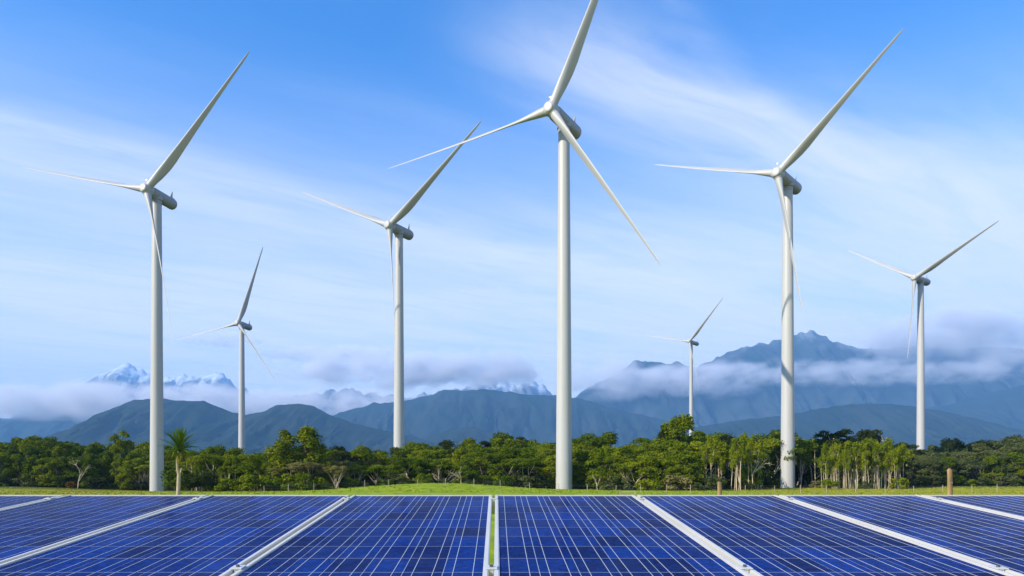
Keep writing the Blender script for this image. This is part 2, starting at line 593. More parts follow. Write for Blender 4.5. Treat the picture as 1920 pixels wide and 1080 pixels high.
m_tower = turbine_paint('tower_paint', (0.41, 0.41, 0.395))
m_blade = turbine_paint('blade_gelcoat', (0.41, 0.41, 0.395))
m_nacelle = turbine_paint('nacelle_paint', (0.30, 0.305, 0.30))
m_steel, *_ = mat('galvanised_steel', (0.35, 0.36, 0.36), 0.45, 0.5, 0.6)

tw = MB()
H_T = 83.6
tw.tube([(0, 0, -2.0), (0, 0, 0), (0, 0, H_T * 0.33), (0, 0, H_T * 0.66), (0, 0, H_T)],
        [1.95, 1.94, 1.72, 1.52, 1.32], 40)
tower_me = tw.mesh('tower', True)
sharp_by_angle(tower_me)


def lathe_x(prof, sides=32):
    """surface of revolution about the local X axis; prof = [(x, r)]"""
    mb = MB()
    v, f = [], []
    for x, r in prof:
        for k in range(sides):
            t = 2 * math.pi * k / sides
            v.append((x, r * math.cos(t), r * math.sin(t)))
    for j in range(len(prof) - 1):
        for k in range(sides):
            f.append((j * sides + k, j * sides + (k + 1) % sides, (j + 1) * sides + (k + 1) % sides, (j + 1) * sides + k))
    f.append(tuple(range(sides)))
    f.append(tuple((len(prof) - 1) * sides + k for k in range(sides - 1, -1, -1)))
    mb.add(v, f)
    return mb


def blade_mesh():
    """45 m blade along +Z: round root, widest at a fifth of its span, twisted and tapering to a thin tip"""
    secs = [(0.0, 2.05, 2.05, 12, 0), (1.0, 2.05, 2.05, 12, 0), (2.6, 2.1, 1.95, 12, 0.05), (5.0, 2.45, 1.55, 12, 0.14), (8.0, 2.6, 1.05, 11, 0.22), (10.5, 2.5, 0.80, 9.5, 0.25),
            (15, 2.1, 0.58, 7, 0.26), (20, 1.75, 0.45, 5, 0.26), (26, 1.36, 0.33, 3.2, 0.26), (32, 1.0, 0.24, 1.8, 0.26), (38, 0.70, 0.16, 0.8, 0.26),
            (42, 0.56, 0.11, 0.3, 0.26), (44.2, 0.34, 0.07, 0, 0.26), (45, 0.08, 0.03, 0, 0.26)]
    n = 20
    v, f = [], []
    for z, c, th, tw_, off in secs:
        for k in range(n):
            t = 2 * math.pi * k / n
            x = math.cos(t)
            fl = min(1.0, max(0.0, (c / th - 1) / 2.0))
            yy = math.sin(t) * (1 - fl * 0.45 * (1 - x))          # thin trailing edge where the section is an aerofoil
            x, yy = (x * 0.5 - off) * c, yy * 0.5 * th
            a = math.radians(tw_)
            v.append((x * math.cos(a) - yy * math.sin(a), x * math.sin(a) + yy * math.cos(a) + 0.0006 * z * z, z))
    for j in range(len(secs) - 1):
        for k in range(n):
            f.append((j * n + k, j * n + (k + 1) % n, (j + 1) * n + (k + 1) % n, (j + 1) * n + k))
    f.append(tuple(range(n - 1, -1, -1)))
    f.append(tuple((len(secs) - 1) * n + k for k in range(n)))
    mb = MB()
    mb.add(v, f)
    me = mb.mesh('blade', True)
    sharp_by_angle(me, 50)
    return me


blade_me = blade_mesh()
collar_mb = MB()
collar_mb.tube([(0, 0, 0.55), (0, 0, 0.62), (0, 0, 1.0), (0, 0, 1.06)], [1.06, 1.12, 1.12, 1.06], 28)
collar_me = collar_mb.mesh('root_collar', True)
sharp_by_angle(collar_me)
hub_me = lathe_x([(-1.7, 1.25), (-1.5, 1.48), (-0.9, 1.58), (0.6, 1.55), (1.05, 1.42), (1.3, 1.2)]).mesh('hub', True)
sharp_by_angle(hub_me)
cap_me = lathe_x([(1.28, 1.16), (1.46, 1.14), (1.56, 1.02), (1.60, 0.7), (1.61, 0.25)]).mesh('nose_cap', True)
sharp_by_angle(cap_me, 40)
yaw_mb = MB()
yaw_mb.tube([(0, 0, -1.15), (0, 0, 0.0), (0, 0, 0.15), (0, 0, 1.3)], [1.36, 1.36, 1.62, 1.62], 32)
yaw_me = yaw_mb.mesh('yaw_collar', True)
sharp_by_angle(yaw_me)
mast_mb = MB()
mast_mb.add([(-0.85, -0.12, 0), (-0.85, 0.12, 0), (0.3, 0.12, 0), (0.3, -0.12, 0), (0.12, -0.06, 2.3), (0.12, 0.06, 2.3), (0.3, 0.06, 2.3), (0.3, -0.06, 2.3)],
            [(0, 3, 2, 1), (4, 5, 6, 7), (0, 1, 5, 4), (2, 3, 7, 6), (1, 2, 6, 5), (3, 0, 4, 7)])
mast_mb.box((-0.2, 0, 0.08), (0.9, 0.5, 0.1))
mast_me = mast_mb.mesh('instrument_mast')
vane_mb = MB()
vane_mb.box((0.2, 0, 2.55), (0.05, 0.05, 0.27))
vane_mb.box((0.2, 0, 2.72), (0.05, 0.55, 0.035))
vane_mb.tube([(0.2, -0.52, 2.72), (0.2, -0.52, 2.95)], [0.10, 0.10], 8)
vane_mb.tube([(0.2, 0.52, 2.72), (0.2, 0.52, 2.95)], [0.10, 0.10], 8)
vane_me = vane_mb.mesh('wind_vane')

# hub position, yaw of the rotor axis, tilt, hub to tower, nacelle length, size, rotor angle, blade length, label
TURBINES = [
    ((12.3, 156.7, 86.0), 32, 0, 6.6, 13.4, 1.0, 64, 47.5, 'tallest looking white wind turbine, on the grass at the end of the green mound'),
    ((-100.9, 199.9, 86.0), 17, 3, 3.9, 10.8, 1.0, 46, 48.5, 'white wind turbine beside the cabbage tree, its tower foot on open grass'),
    ((-35.3, 228.4, 86.0), 31, 0, 5.0, 11.4, 1.0, 35, 44.0, 'white wind turbine behind the trees of the green mound, one blade hanging along its tower'),
    ((76.8, 189.5, 86.0), 43, 0, 7.4, 14.6, 1.0, 41, 40.0, 'white wind turbine with its foot between the windswept trees and the bare-trunked grove'),
    ((-138.2, 370.5, 86.0), 20, 3, 3.0, 10.0, 1.0, 70, 42.5, 'small looking far wind turbine with one blade pointing almost straight up above the hill'),
    ((116.4, 419.0, 86.0), 48, 3, 2.2, 9.5, 0.72, 46, 31.5, 'smallest and farthest wind turbine, rising behind the highest tree crown'),
    ((173.3, 287.4, 86.0), 54, 0, 5.6, 12.2, 0.88, 27, 33.5, 'white wind turbine behind the grey wood, two blades raised in a wide V'),
]
PITCH_B = 40.0                     # all blades parked at one pitch
for hub, yaw, tilt, ov, nlen, s, phase, ln, label in TURBINES:
    y, tl = math.radians(yaw), math.radians(tilt)
    a = Vector((-math.sin(y) * math.cos(tl), -math.cos(y) * math.cos(tl), math.sin(tl)))
    u = Vector((math.cos(y), -math.sin(y), 0))
    v = u.cross(a)
    if v.z < 0:
        v = -v
    hubv = Vector(hub)
    top = hubv - a * ov
    g0 = ground_z(top.x, top.y)
    base = Vector((top.x, top.y, g0))
    root = tag(empty('wind_turbine', base), label, 'wind turbine', 'white wind turbines')
    ax = Matrix((a, a.cross(v).normalized() * -1, v)).transposed()      # local X along the rotor axis
    if ax.determinant() < 0:
        ax = Matrix((a, a.cross(v).normalized(), v)).transposed()
    ax = ax.to_4x4()
    tower_top = top.z - 1.75 * s - 1.0 * s
    t_o = link('tower', tower_me, m_tower, root)
    t_o.scale = (s, s, (tower_top - g0) / H_T)
    yc = link('yaw_collar', yaw_me, m_nacelle, root)
    yc.location = (0, 0, tower_top + 1.1 * s - g0)
    yc.scale = (s, s, s)
    R = 1.66
    L = nlen / s
    prof = [(-1.6, 1.3), (-1.75, R - 0.08), (-2.1, R), (-L + 1.1, R), (-L + 0.55, R * 0.95), (-L + 0.2, R * 0.82), (-L, R * 0.55)]
    nme = lathe_x(prof, 36).mesh('nacelle', True)
    sharp_by_angle(nme, 40)
    nac = link('nacelle', nme, m_nacelle, root)
    nac.matrix_local = Matrix.Translation(hubv - base) @ ax @ Matrix.Scale(s, 4)
    ms = link('instrument_mast', mast_me, m_blade, nac)
    ms.matrix_local = Matrix.Translation((-L + 1.15, 0, R - 0.05)) @ Matrix.Rotation(math.pi, 4, 'Z')
    link('wind_vane', vane_me, m_steel, nac).matrix_local = ms.matrix_local.copy()
    hb = link('hub', hub_me, m_blade, root)
    hb.matrix_local = Matrix.Translation(hubv - base) @ ax @ Matrix.Scale(s, 4)
    link('nose_cap', cap_me, m_blade, hb)
    for ang in (phase, phase + 120, phase + 240):
        t = math.radians(ang)
        d = u * math.cos(t) + v * math.sin(t)
        X = a.cross(d)
        R3 = Matrix((X, a, d)).transposed().to_4x4() @ Matrix.Rotation(math.radians(PITCH_B), 4, 'Z')
        bo = link('blade', blade_me, m_blade, root)
        bo.matrix_local = Matrix.Translation(hubv - base) @ R3 @ Matrix.Diagonal((s, s, ln / 45.0, 1))
        link('root_collar', collar_me, m_blade, bo).scale = (1, 1, s * 45.0 / ln * 1.45)

# ------------------------------------------------------------------ solar panels on their rack
PITCH = 1.0015                     # panel to panel
GAP = 0.022
PW = PITCH - GAP
TAN = 148 / F
TILT = math.atan(TAN)
TOP_D, TOP_Z = 4.893, 2.096        # upper edge of the row
COLS, ROWS = 6, 10
CW, CH = 0.1562, 0.2425            # cell pitch across and up the slope
FR = 0.0205                        # frame width seen from above
PL = ROWS * CH + 2 * FR
slope = Matrix.Rotation(TILT, 4, 'X')

m_frame = noise_mat('anodised_frame', [(0.3, (0.46, 0.44, 0.40)), (0.7, (0.56, 0.54, 0.50))], 9, rough=0.38, spec=0.5, stretch=(1, 0.2, 1))
m_back, *_ = mat('white_backsheet', (0.36, 0.39, 0.46), 0.35, 0.4)
m_bus, *_ = mat('busbar_ribbon', (0.42, 0.44, 0.48), 0.35, 0.5)
m_cell, nd, lk, b = mat('polycrystalline_cell', rough=0.12, spec=0.0012)
DUST = N(nd, 'ShaderNodeMix', data_type='RGBA')
DUST.inputs[7].default_value = (0.22, 0.25, 0.30, 1)
t = N(nd, 'ShaderNodeTexCoord')
oi = N(nd, 'ShaderNodeObjectInfo')
ad = N(nd, 'ShaderNodeVectorMath', operation='ADD')
lk.new(t.outputs['Object'], ad.inputs[0])
cb = N(nd, 'ShaderNodeCombineXYZ')
lk.new(M(nd, lk, 'MULTIPLY', oi.outputs['Random'], 37.0), cb.inputs[0])
lk.new(cb.outputs[0], ad.inputs[1])
vo = N(nd, 'ShaderNodeTexVoronoi')
vo.inputs['Scale'].default_value = 55
lk.new(ad.outputs[0], vo.inputs['Vector'])
sv = N(nd, 'ShaderNodeSeparateColor')
lk.new(vo.outputs['Color'], sv.inputs[0])
grain = M(nd, lk, 'ADD', M(nd, lk, 'MULTIPLY', sv.outputs[0], 0.45), M(nd, lk, 'MULTIPLY', oi.outputs['Random'], 0.55))
lk.new(ramp(nd, lk, grain, [(0.05, (0.0006, 0.007, 0.050)), (0.5, (0.0008, 0.017, 0.115)), (0.95, (0.0012, 0.034, 0.215))]), DUST.inputs[6])

gp = N(nd, 'ShaderNodeNewGeometry')                     # a thin film of dust and dried water marks
dn = N(nd, 'ShaderNodeTexNoise')
dn.inputs['Scale'].default_value = 2.3
dn.inputs['Detail'].default_value = 7
dn.inputs['Roughness'].default_value = 0.65
lk.new(gp.outputs['Position'], dn.inputs['Vector'])
lk.new(M(nd, lk, 'MULTIPLY', M(nd, lk, 'SUBTRACT', dn.outputs['Fac'], 0.42, clamp=True), 0.16), DUST.inputs['Factor'])
lk.new(DUST.outputs[2], b.inputs['Base Color'])

cell_mb = MB()
cell_mb.box((0, 0, 0.0), ((CW - 0.0028) / 2, (CH - 0.0052) / 2, 0.0002))
cell_me = cell_mb.mesh('cell')
bus_mb = MB()
bus_mb.box((0, 0, 0), (0.00115, (ROWS * CH - 0.004) / 2, 0.0004))
bus_me = bus_mb.mesh('busbar')
back_mb = MB()
back_mb.box((0, 0, 0), (PW / 2 - 0.012, PL / 2 - 0.012, 0.002))
back_me = back_mb.mesh('backsheet')
side_mb = MB()
side_mb.box((0, 0, 0), (FR / 2, PL / 2, 0.020))
side_mb.box((0, 0, 0.0205), (FR / 2 - 0.0035, PL / 2 - 0.0035, 0.0011))
side_me = side_mb.mesh('frame_rail')
end_mb = MB()
end_mb.box((0, 0, 0), (PW / 2 - FR - 0.0005, FR / 2, 0.0195))
end_me = end_mb.mesh('frame_rail')


def make_panel():
    r = empty('solar_panel')
    # local origin: middle of the lower edge's underside; local Y runs up the slope
    for sx_ in (-1, 1):
        link('frame_rail', side_me, m_frame, r).location = (sx_ * (PW / 2 - FR / 2), PL / 2, 0.020)
    for yy in (FR / 2, PL - FR / 2):
        link('frame_rail', end_me, m_frame, r).location = (0, yy, 0.020)
    link('backsheet', back_me, m_back, r).location = (0, PL / 2, 0.0320)
    for j in range(ROWS):
        for i in range(COLS):
            link('cell', cell_me, m_cell, r).location = ((i - 2.5) * CW, FR + (j + 0.5) * CH, 0.0343)
    for i in range(COLS):
        for k in (-0.25, 0.25):
            link('busbar', bus_me, m_bus, r).location = ((i - 2.5 + k) * CW, PL / 2, 0.0350)
    return r


PANEL_LABELS = ['blue solar panel at the row end nearest the cabbage tree, only its corner showing',
                'blue solar panel lined up with the first turbine tower beside the cabbage tree',
                'blue solar panel below the tall rounded twin trees',
                'blue solar panel below the green mound, left edge of the grassy gap',
                'blue solar panel with a faint tower reflection, below the tallest turbine',  # the tower mirrors faintly in these cells; no mark in their colour
                'blue solar panel below the short timber post',
                'blue solar panel below the bare-trunked grove and the tall timber post',
                'blue solar panel at the row end past the tall timber post']
low_y = TOP_D - PL * math.cos(TILT)
low_z = TOP_Z - PL * math.sin(TILT)
nrm = Vector((0, -math.sin(TILT), math.cos(TILT)))
gap0 = px_x(925.5, TOP_D)
proto = make_panel()
for k in range(8):
    p = proto if k == 0 else copy_tree(proto)
    p.matrix_world = Matrix.Translation(Vector((gap0 + (k - 3.5) * PITCH, low_y, low_z)) - nrm * 0.0411) @ slope
    tag(p, PANEL_LABELS[k], 'solar panel', 'solar panels in the row')

rack = tag(empty('mounting_rack', (gap0, low_y, 0)), 'metal rack of rails, clamps and posts carrying the solar panels', 'rack')
m_alu, *_ = mat('raw_aluminium', (0.62, 0.61, 0.58), 0.4, 0.5, 0.3)
m_bolt, *_ = mat('bolt_steel', (0.10, 0.09, 0.08), 0.5, 0.5, 0.5)
rl = MB()
rl.box((0, 0, 0), (4.1, 0.02, 0.03))
rail_me = rl.mesh('rail')
cl = MB()
cl.box((0, 0, 0.0025), (GAP / 2 + 0.012, 0.028, 0.0022))
cl.box((0, 0, -0.030), (GAP / 2 - 0.003, 0.024, 0.0302))
clamp_me = cl.mesh('clamp')
bt = MB()
bt.tube([(0, 0, 0.0047), (0, 0, 0.0125)], [0.0075, 0.0075], 6)
bolt_me = bt.mesh('bolt')
ps = MB()
ps.tube([(0, 0, 0), (0, 0, 1)], [0.045, 0.045], 12)
post_me = ps.mesh('post', True)
sharp_by_angle(post_me)
up = Vector((0, math.cos(TILT), math.sin(TILT)))
O = Vector((0, 0, low_z))
for dist in (0.30, PL - 0.20):
    ro = link('rail', rail_me, m_alu, rack)
    ro.matrix_local = Matrix.Translation(O + up * dist - nrm * 0.0725) @ slope
    for k in range(-3, 4):
        co = link('clamp', clamp_me, m_alu, rack)
        co.matrix_local = Matrix.Translation(O + Vector((k * PITCH, 0, 0)) + up * dist + nrm * 0.0018) @ slope
        link('bolt', bolt_me, m_bolt, co)
    for k in (-3.5, -1.5, 0.5, 2.5, 3.8):
        po = link('post', post_me, m_steel, rack)
        pt = O + up * dist - nrm * 0.10
        po.location = (k * PITCH + 0.2, pt.y, -0.3)
        po.scale = (1, 1, pt.z + 0.3)

# ------------------------------------------------------------------ forest
def leaf_material(name, dark, mid, light):
    m = bpy.data.materials.new(name)
    m.use_nodes = True
    nd, lk = m.node_tree.nodes, m.node_tree.links
    nd.clear()
    at = N(nd, 'ShaderNodeAttribute', attribute_name='tint')
    oi = N(nd, 'ShaderNodeObjectInfo')
    f = M(nd, lk, 'MULTIPLY_ADD', oi.outputs['Random'], 0.45, M(nd, lk, 'MULTIPLY', at.outputs['Fac'], 0.55))
    col = ramp(nd, lk, f, [(0.05, dark), (0.5, mid), (0.95, light)])
    d = N(nd, 'ShaderNodeBsdfDiffuse')
    tr = N(nd, 'ShaderNodeBsdfTranslucent')
    lk.new(col, d.inputs['Color'])
    lk.new(mixc(nd, lk, 0.5, col, (0.14, 0.17, 0.01)), tr.inputs['Color'])
    mx = N(nd, 'ShaderNodeMixShader')
    mx.inputs[0].default_value = 0.22
    lk.new(d.outputs[0], mx.inputs[1])
    lk.new(tr.outputs[0], mx.inputs[2])
    o = N(nd, 'ShaderNodeOutputMaterial')
    lk.new(mx.outputs[0], o.inputs['Surface'])
    return m


LEAF = {
    'bush': leaf_material('bush_leaf', (0.042, 0.074, 0.006), (0.100, 0.140, 0.008), (0.195, 0.215, 0.012)),
    'bright': leaf_material('kanuka_leaf', (0.066, 0.100, 0.006), (0.140, 0.180, 0.008), (0.225, 0.250, 0.014)),
    'grey': leaf_material('grey_leaf', (0.040, 0.056, 0.020), (0.074, 0.092, 0.030), (0.125, 0.135, 0.045)),
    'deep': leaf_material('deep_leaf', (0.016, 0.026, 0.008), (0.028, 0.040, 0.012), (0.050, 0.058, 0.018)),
    'straw': leaf_material('straw_leaf', (0.110, 0.100, 0.030), (0.170, 0.150, 0.050), (0.230, 0.200, 0.075)),
    'rust': leaf_material('rust_leaf', (0.080, 0.045, 0.012), (0.130, 0.065, 0.016), (0.170, 0.090, 0.025)),
}
m_pale = noise_mat('pale_bark', [(0.3, (0.28, 0.22, 0.14)), (0.55, (0.48, 0.40, 0.27)), (0.75, (0.62, 0.54, 0.40))], 1.4, rough=0.9, spec=0.1, stretch=(1, 1, 0.3))
m_bark = noise_mat('brown_bark', [(0.3, (0.07, 0.055, 0.04)), (0.7, (0.20, 0.16, 0.11))], 1.6, rough=0.9, spec=0.1, stretch=(1, 1, 0.3))


class Leaves:
    def __init__(self, rng):
        self.r, self.v, self.t = rng, [], []

    def clump(self, c, rad, n, size, tint):
        r = self.r
        d = r.normal(size=(n, 3))
        d /= np.linalg.norm(d, axis=1)[:, None]
        d[:, 2] = np.where(d[:, 2] < -0.45, -d[:, 2], d[:, 2])
        lump = 1 + 0.22 * np.sin(d[:, 0] * 5 + c[0] * 3) * np.cos(d[:, 2] * 4 + c[1] * 5)
        p = np.asarray(c) + d * np.asarray(rad) * (r.uniform(0.55, 1.06, n) * lump)[:, None]
        nn = d + r.normal(size=(n, 3)) * 0.55
        nn /= np.linalg.norm(nn, axis=1)[:, None]
        a = np.cross(nn, r.normal(size=(n, 3)))
        a /= np.linalg.norm(a, axis=1)[:, None] + 1e-9
        b = np.cross(nn, a)
        s = size * r.uniform(0.6, 1.35, n)[:, None]
        q = np.stack([p - a * s, p - b * s * 0.55, p + a * s, p + b * s * 0.55], 1)
        self.v.append(q.reshape(-1, 3))
        self.t.append(np.repeat(np.clip(tint + r.normal(size=n) * 0.16, 0, 1), 4))

    def mesh(self, name='crown'):
        v = np.concatenate(self.v)
        n = len(v) // 4
        me = bpy.data.meshes.new(name)
        me.vertices.add(len(v))
        me.vertices.foreach_set('co', v.ravel())
        me.loops.add(len(v))
        me.loops.foreach_set('vertex_index', np.arange(len(v)))
        me.polygons.add(n)
        me.polygons.foreach_set('loop_start', np.arange(n) * 4)
        at = me.attributes.new('tint', 'FLOAT', 'POINT')
        at.data.foreach_set('value', np.concatenate(self.t))
        me.update(calc_edges=True)
        return me


def limb(mb, rng, p, d, ln, r0, r1, seg=5, wob=0.12, rise=0.0, sides=5):
    p, d = np.asarray(p, float), np.asarray(d, float)
    d = d / np.linalg.norm(d)
    pts = [p]
    for i in range(seg):
        d = d + rng.normal(size=3) * wob + np.array([0, 0, rise])
        d /= np.linalg.norm(d)
        pts.append(pts[-1] + d * ln / seg)
    mb.tube(pts, np.linspace(r0, r1, seg + 1), sides)
    return pts, d


def tree_meshes(kind, seed):
    """trunk and crown meshes of a tree about 14 m tall"""
    rng = np.random.default_rng(seed)
    U = rng.uniform
    mb, lv = MB(), Leaves(rng)
    if kind == 'broad':
        limb(mb, rng, (0, 0, -0.4), (0, 0, 1), 9.5, 0.32, 0.10, 6, 0.05)
        for i in range(34):
            z = U(0.9, 13.0)
            R = 4.0 * math.sqrt(max(0.06, 1 - ((z - 6.0) / 7.6) ** 2)) * U(0.55, 1.0)
            a = U(0, 6.283)
            c = (R * math.cos(a) * 0.78, R * math.sin(a) * 0.78, z)
            s = U(1.0, 1.75)
            lv.clump(c, (s, s, s * U(0.75, 1.1)), 240, 0.245, U(0.1, 0.9))
            if i % 3 == 0:
                limb(mb, rng, (0, 0, max(0.5, z - 2.2)), (c[0], c[1], 2.0), math.hypot(c[0], c[1]) + 1.4, 0.10, 0.03, 4, 0.1)
    elif kind == 'column':
        limb(mb, rng, (0, 0, -0.4), (0, 0, 1), 12.5, 0.34, 0.08, 7, 0.03)
        for i in range(44):
            z = U(0.8, 13.4)
            R = (2.9 if z < 9 else 2.9 * (14.6 - z) / 5.6) * U(0.45, 1.0)
            a = U(0, 6.283)
            s = U(0.85, 1.4)
            lv.clump((R * math.cos(a) * 0.85, R * math.sin(a) * 0.85, z), (s, s, s * U(1.0, 1.5)), 215, 0.225, U(0.15, 0.9))
            if i % 4 == 0:
                limb(mb, rng, (0, 0, max(0.5, z - 1.6)), (R * math.cos(a), R * math.sin(a), 1.8), R + 1.2, 0.08, 0.03, 4, 0.1)
    elif kind == 'umbrella':
        k = int(U(3, 5.9))
        for i in range(k):
            a = U(0, 6.283)
            lean = U(0.15, 0.5)
            pts, d = limb(mb, rng, (0.35 * math.cos(a), 0.35 * math.sin(a), -0.4), (math.cos(a) * lean + 0.10, math.sin(a) * lean, 1), U(5.2, 7.2), U(0.17, 0.25), 0.12, 6, 0.11)
            for j in range(int(U(4, 6.9))):
                dd = d + np.array([U(-0.75, 0.85), U(-0.75, 0.75), U(0.0, 0.35)])
                st = pts[int(U(2, 5.99))] if j > 1 else pts[-1]
                q, d2 = limb(mb, rng, st, dd, max(2.0, (12.2 - st[2]) * U(0.72, 1.0)), 0.10, 0.035, 5, 0.10, 0.05)
                e = q[-1]
                s = U(1.15, 1.9)
                lv.clump(e + np.array([0.2, 0, 0.15]), (s * 1.25, s * 1.15, s * 0.62), 310, 0.215, U(0.2, 1.0))
                if U(0, 1) < 0.85:
                    lv.clump(q[-2] + rng.normal(size=3) * 0.4, (s * 0.85, s * 0.85, s * 0.5), 170, 0.21, U(0.0, 0.7))
    elif kind == 'grove':
        for i in range(int(U(2, 4.9))):
            a = U(0, 6.283)
            o = U(0.3, 1.7)
            pts, d = limb(mb, rng, (o * math.cos(a), o * math.sin(a), -0.4), (U(-0.09, 0.12), U(-0.1, 0.1), 1), U(10.5, 12.3), U(0.13, 0.20), 0.055, 8, 0.045)
            for j in range(int(U(4, 6.9))):
                st = pts[int(U(4, 7.99))]
                dd = np.array([U(-0.6, 0.6), U(-0.6, 0.6), 1.0])
                q, _ = limb(mb, rng, st, dd, U(1.6, 3.2), 0.055, 0.02, 4, 0.1)
                s = U(0.75, 1.3)
                lv.clump(q[-1], (s, s, s * U(0.95, 1.5)), 200, 0.205, U(0.15, 1.0))
            lv.clump(pts[-1], (1.0, 1.0, 1.4), 230, 0.205, U(0.4, 1.0))
            for j in range(2):                                   # dead side twigs
                limb(mb, rng, pts[int(U(2, 4.9))], (U(-1, 1), U(-1, 1), U(0.2, 0.8)), U(0.9, 2.0), 0.04, 0.015, 3, 0.15)
    elif kind == 'emergent':
        pts, d = limb(mb, rng, (0, 0, -0.4), (U(-0.04, 0.04), 0, 1), 12.4, 0.26, 0.09, 8, 0.03)
        for i in range(15):
            z = U(8.6, 13.2)
            R = 2.7 * U(0.2, 1.0) * math.sqrt(max(0.1, 1 - ((z - 10.6) / 3.6) ** 2))
            a = U(0, 6.283)
            s = U(0.85, 1.45)
            c = np.array([R * math.cos(a), R * math.sin(a), z])
            lv.clump(c, (s * 1.1, s * 1.1, s * 0.75), 210, 0.225, U(0.0, 0.8))
            if i % 2 == 0:
                st = np.array(pts[6]) * 1.0
                st[2] = min(z - 0.4, 11)
                limb(mb, rng, st, c - st + np.array([0, 0, 0.3]), max(0.8, float(np.linalg.norm(c - st))), 0.07, 0.025, 4, 0.08)
    elif kind == 'bare':
        def rec(p, d, ln, r, depth):
            q, d2 = limb(mb, rng, p, d, ln, r, r * 0.62, 4, 0.13)
            if depth > 0:
                for j in range(int(U(2, 4.2))):
                    rec(q[int(U(2, 4.99))], d2 + np.array([U(-0.9, 0.9), U(-0.9, 0.9), U(-0.1, 0.5)]), ln * U(0.5, 0.75), r * 0.52, depth - 1)
        rec((0, 0, -0.4), (U(-0.2, 0.2), U(-0.1, 0.1), 1), 6.2, 0.24, 3)
        return mb.mesh('trunk', True), None
    elif kind == 'shrub':
        for i in range(4):
            limb(mb, rng, (U(-0.5, 0.5), U(-0.4, 0.4), -0.3), (U(-0.6, 0.6), U(-0.6, 0.6), 1), 2.2, 0.06, 0.02, 3, 0.12)
        for i in range(11):
            s = U(0.6, 1.15)
            lv.clump((U(-1.9, 1.9), U(-1.4, 1.4), U(0.3, 2.4)), (s, s, s * 0.8), 170, 0.19, U(0.1, 1.0))
    return mb.mesh('trunk', True), lv.mesh()


PROTO = {}
for kind, n in (('broad', 4), ('column', 3), ('umbrella', 4), ('grove', 4), ('emergent', 3), ('bare', 3), ('shrub', 4)):
    PROTO[kind] = [tree_meshes(kind, 100 + 17 * i + len(kind)) for i in range(n)]
CROWN_CACHE = {}
rnd = random.Random(11)
TREE_WORDS = {
    ('broad', 'bush'): 'dense green leafy tree', ('broad', 'bright'): 'dense bright green leafy tree', ('broad', 'grey'): 'dense grey green leafy tree',
    ('broad', 'deep'): 'dense very dark leafy tree', ('column', 'bush'): 'tall narrow green tree', ('column', 'bright'): 'tall narrow bright green tree',
    ('umbrella', 'bush'): 'green flat-crowned pale-limbed tree', ('umbrella', 'bright'): 'bright green flat-crowned pale-limbed tree',
    ('umbrella', 'grey'): 'grey green flat-crowned pale-limbed tree', ('umbrella', 'straw'): 'straw coloured flat-crowned pale-limbed tree',
    ('grove', 'bright'): 'bright green slender pale-trunked tree', ('grove', 'bush'): 'green slender pale-trunked tree', ('grove', 'grey'): 'grey green slender pale-trunked tree',
    ('emergent', 'deep'): 'thin dark-crowned tree', ('emergent', 'bush'): 'thin green-crowned tree',
    ('bare', ''): 'bare dead tree with pale crooked branches',
    ('shrub', 'bush'): 'low green shrub', ('shrub', 'bright'): 'low bright green shrub', ('shrub', 'grey'): 'low grey green shrub', ('shrub', 'deep'): 'low dark shrub',
    ('shrub', 'rust'): 'low rusty brown shrub', ('shrub', 'straw'): 'low straw coloured shrub',
}
PLACES = [(300, 'beyond the cabbage tree'), (500, 'behind the cabbage tree'), (640, 'by the twin rounded trees'), (780, 'behind the mound start'),
          (1070, 'behind the green mound'), (1320, 'below the farthest turbine'), (1540, 'behind the short timber post'), (1705, 'in the bare-trunked grove'), (9999, 'behind the dry grass')]
ROW_WORDS = {0: 'at the forest edge', 1: 'inside the forest edge', 2: 'in mid forest', 3: 'deep in the forest', 4: 'at the back of the forest', 'foot': 'at the trees\' foot', 'under': 'in tree shade'}


def plant(kind, leaf, x, y, h, wide=1.0, label=None, variant=None, lean=0.0, where=0):
    i = rnd.randrange(len(PROTO[kind])) if variant is None else variant
    tr, cr = PROTO[kind][i]
    z = ground_z(x, y)
    name = 'shrub' if kind == 'shrub' else ('dead_tree' if kind == 'bare' else 'forest_tree')
    root = empty(name, (x, y, z), rnd.uniform(0, 6.283) if kind != 'umbrella' else rnd.uniform(-0.7, 0.7))
    k = h / (3.0 if kind == 'shrub' else 12.0 if kind == 'bare' else 14.0)
    root.scale = (k * wide, k * wide, k)
    root.rotation_euler[1] = lean
    pale = kind in ('umbrella', 'grove', 'bare', 'emergent')
    key = (kind, i, 'trunk')
    if key not in CROWN_CACHE:
        tr.materials.append(m_pale if pale else m_bark)
        CROWN_CACHE[key] = tr
    link('trunk', tr, None, root)
    if cr is not None:
        key = (kind, i, leaf)
        if key not in CROWN_CACHE:
            c2 = cr.copy()
            c2.materials.append(LEAF[leaf])
            CROWN_CACHE[key] = c2
        link('crown' if kind != 'shrub' else 'foliage', CROWN_CACHE[key], None, root)
    w = TREE_WORDS[(kind, leaf if cr is not None else '')]
    cat = 'shrub' if kind == 'shrub' else 'tree'
    if label:
        tag(root, label, cat)
    else:
        ppx = 931 + x / y * F
        full = w + ' ' + ROW_WORDS[where] + ' ' + next(t_ for e_, t_ in PLACES if ppx < e_)
        tag(root, full, cat, full)
    return root


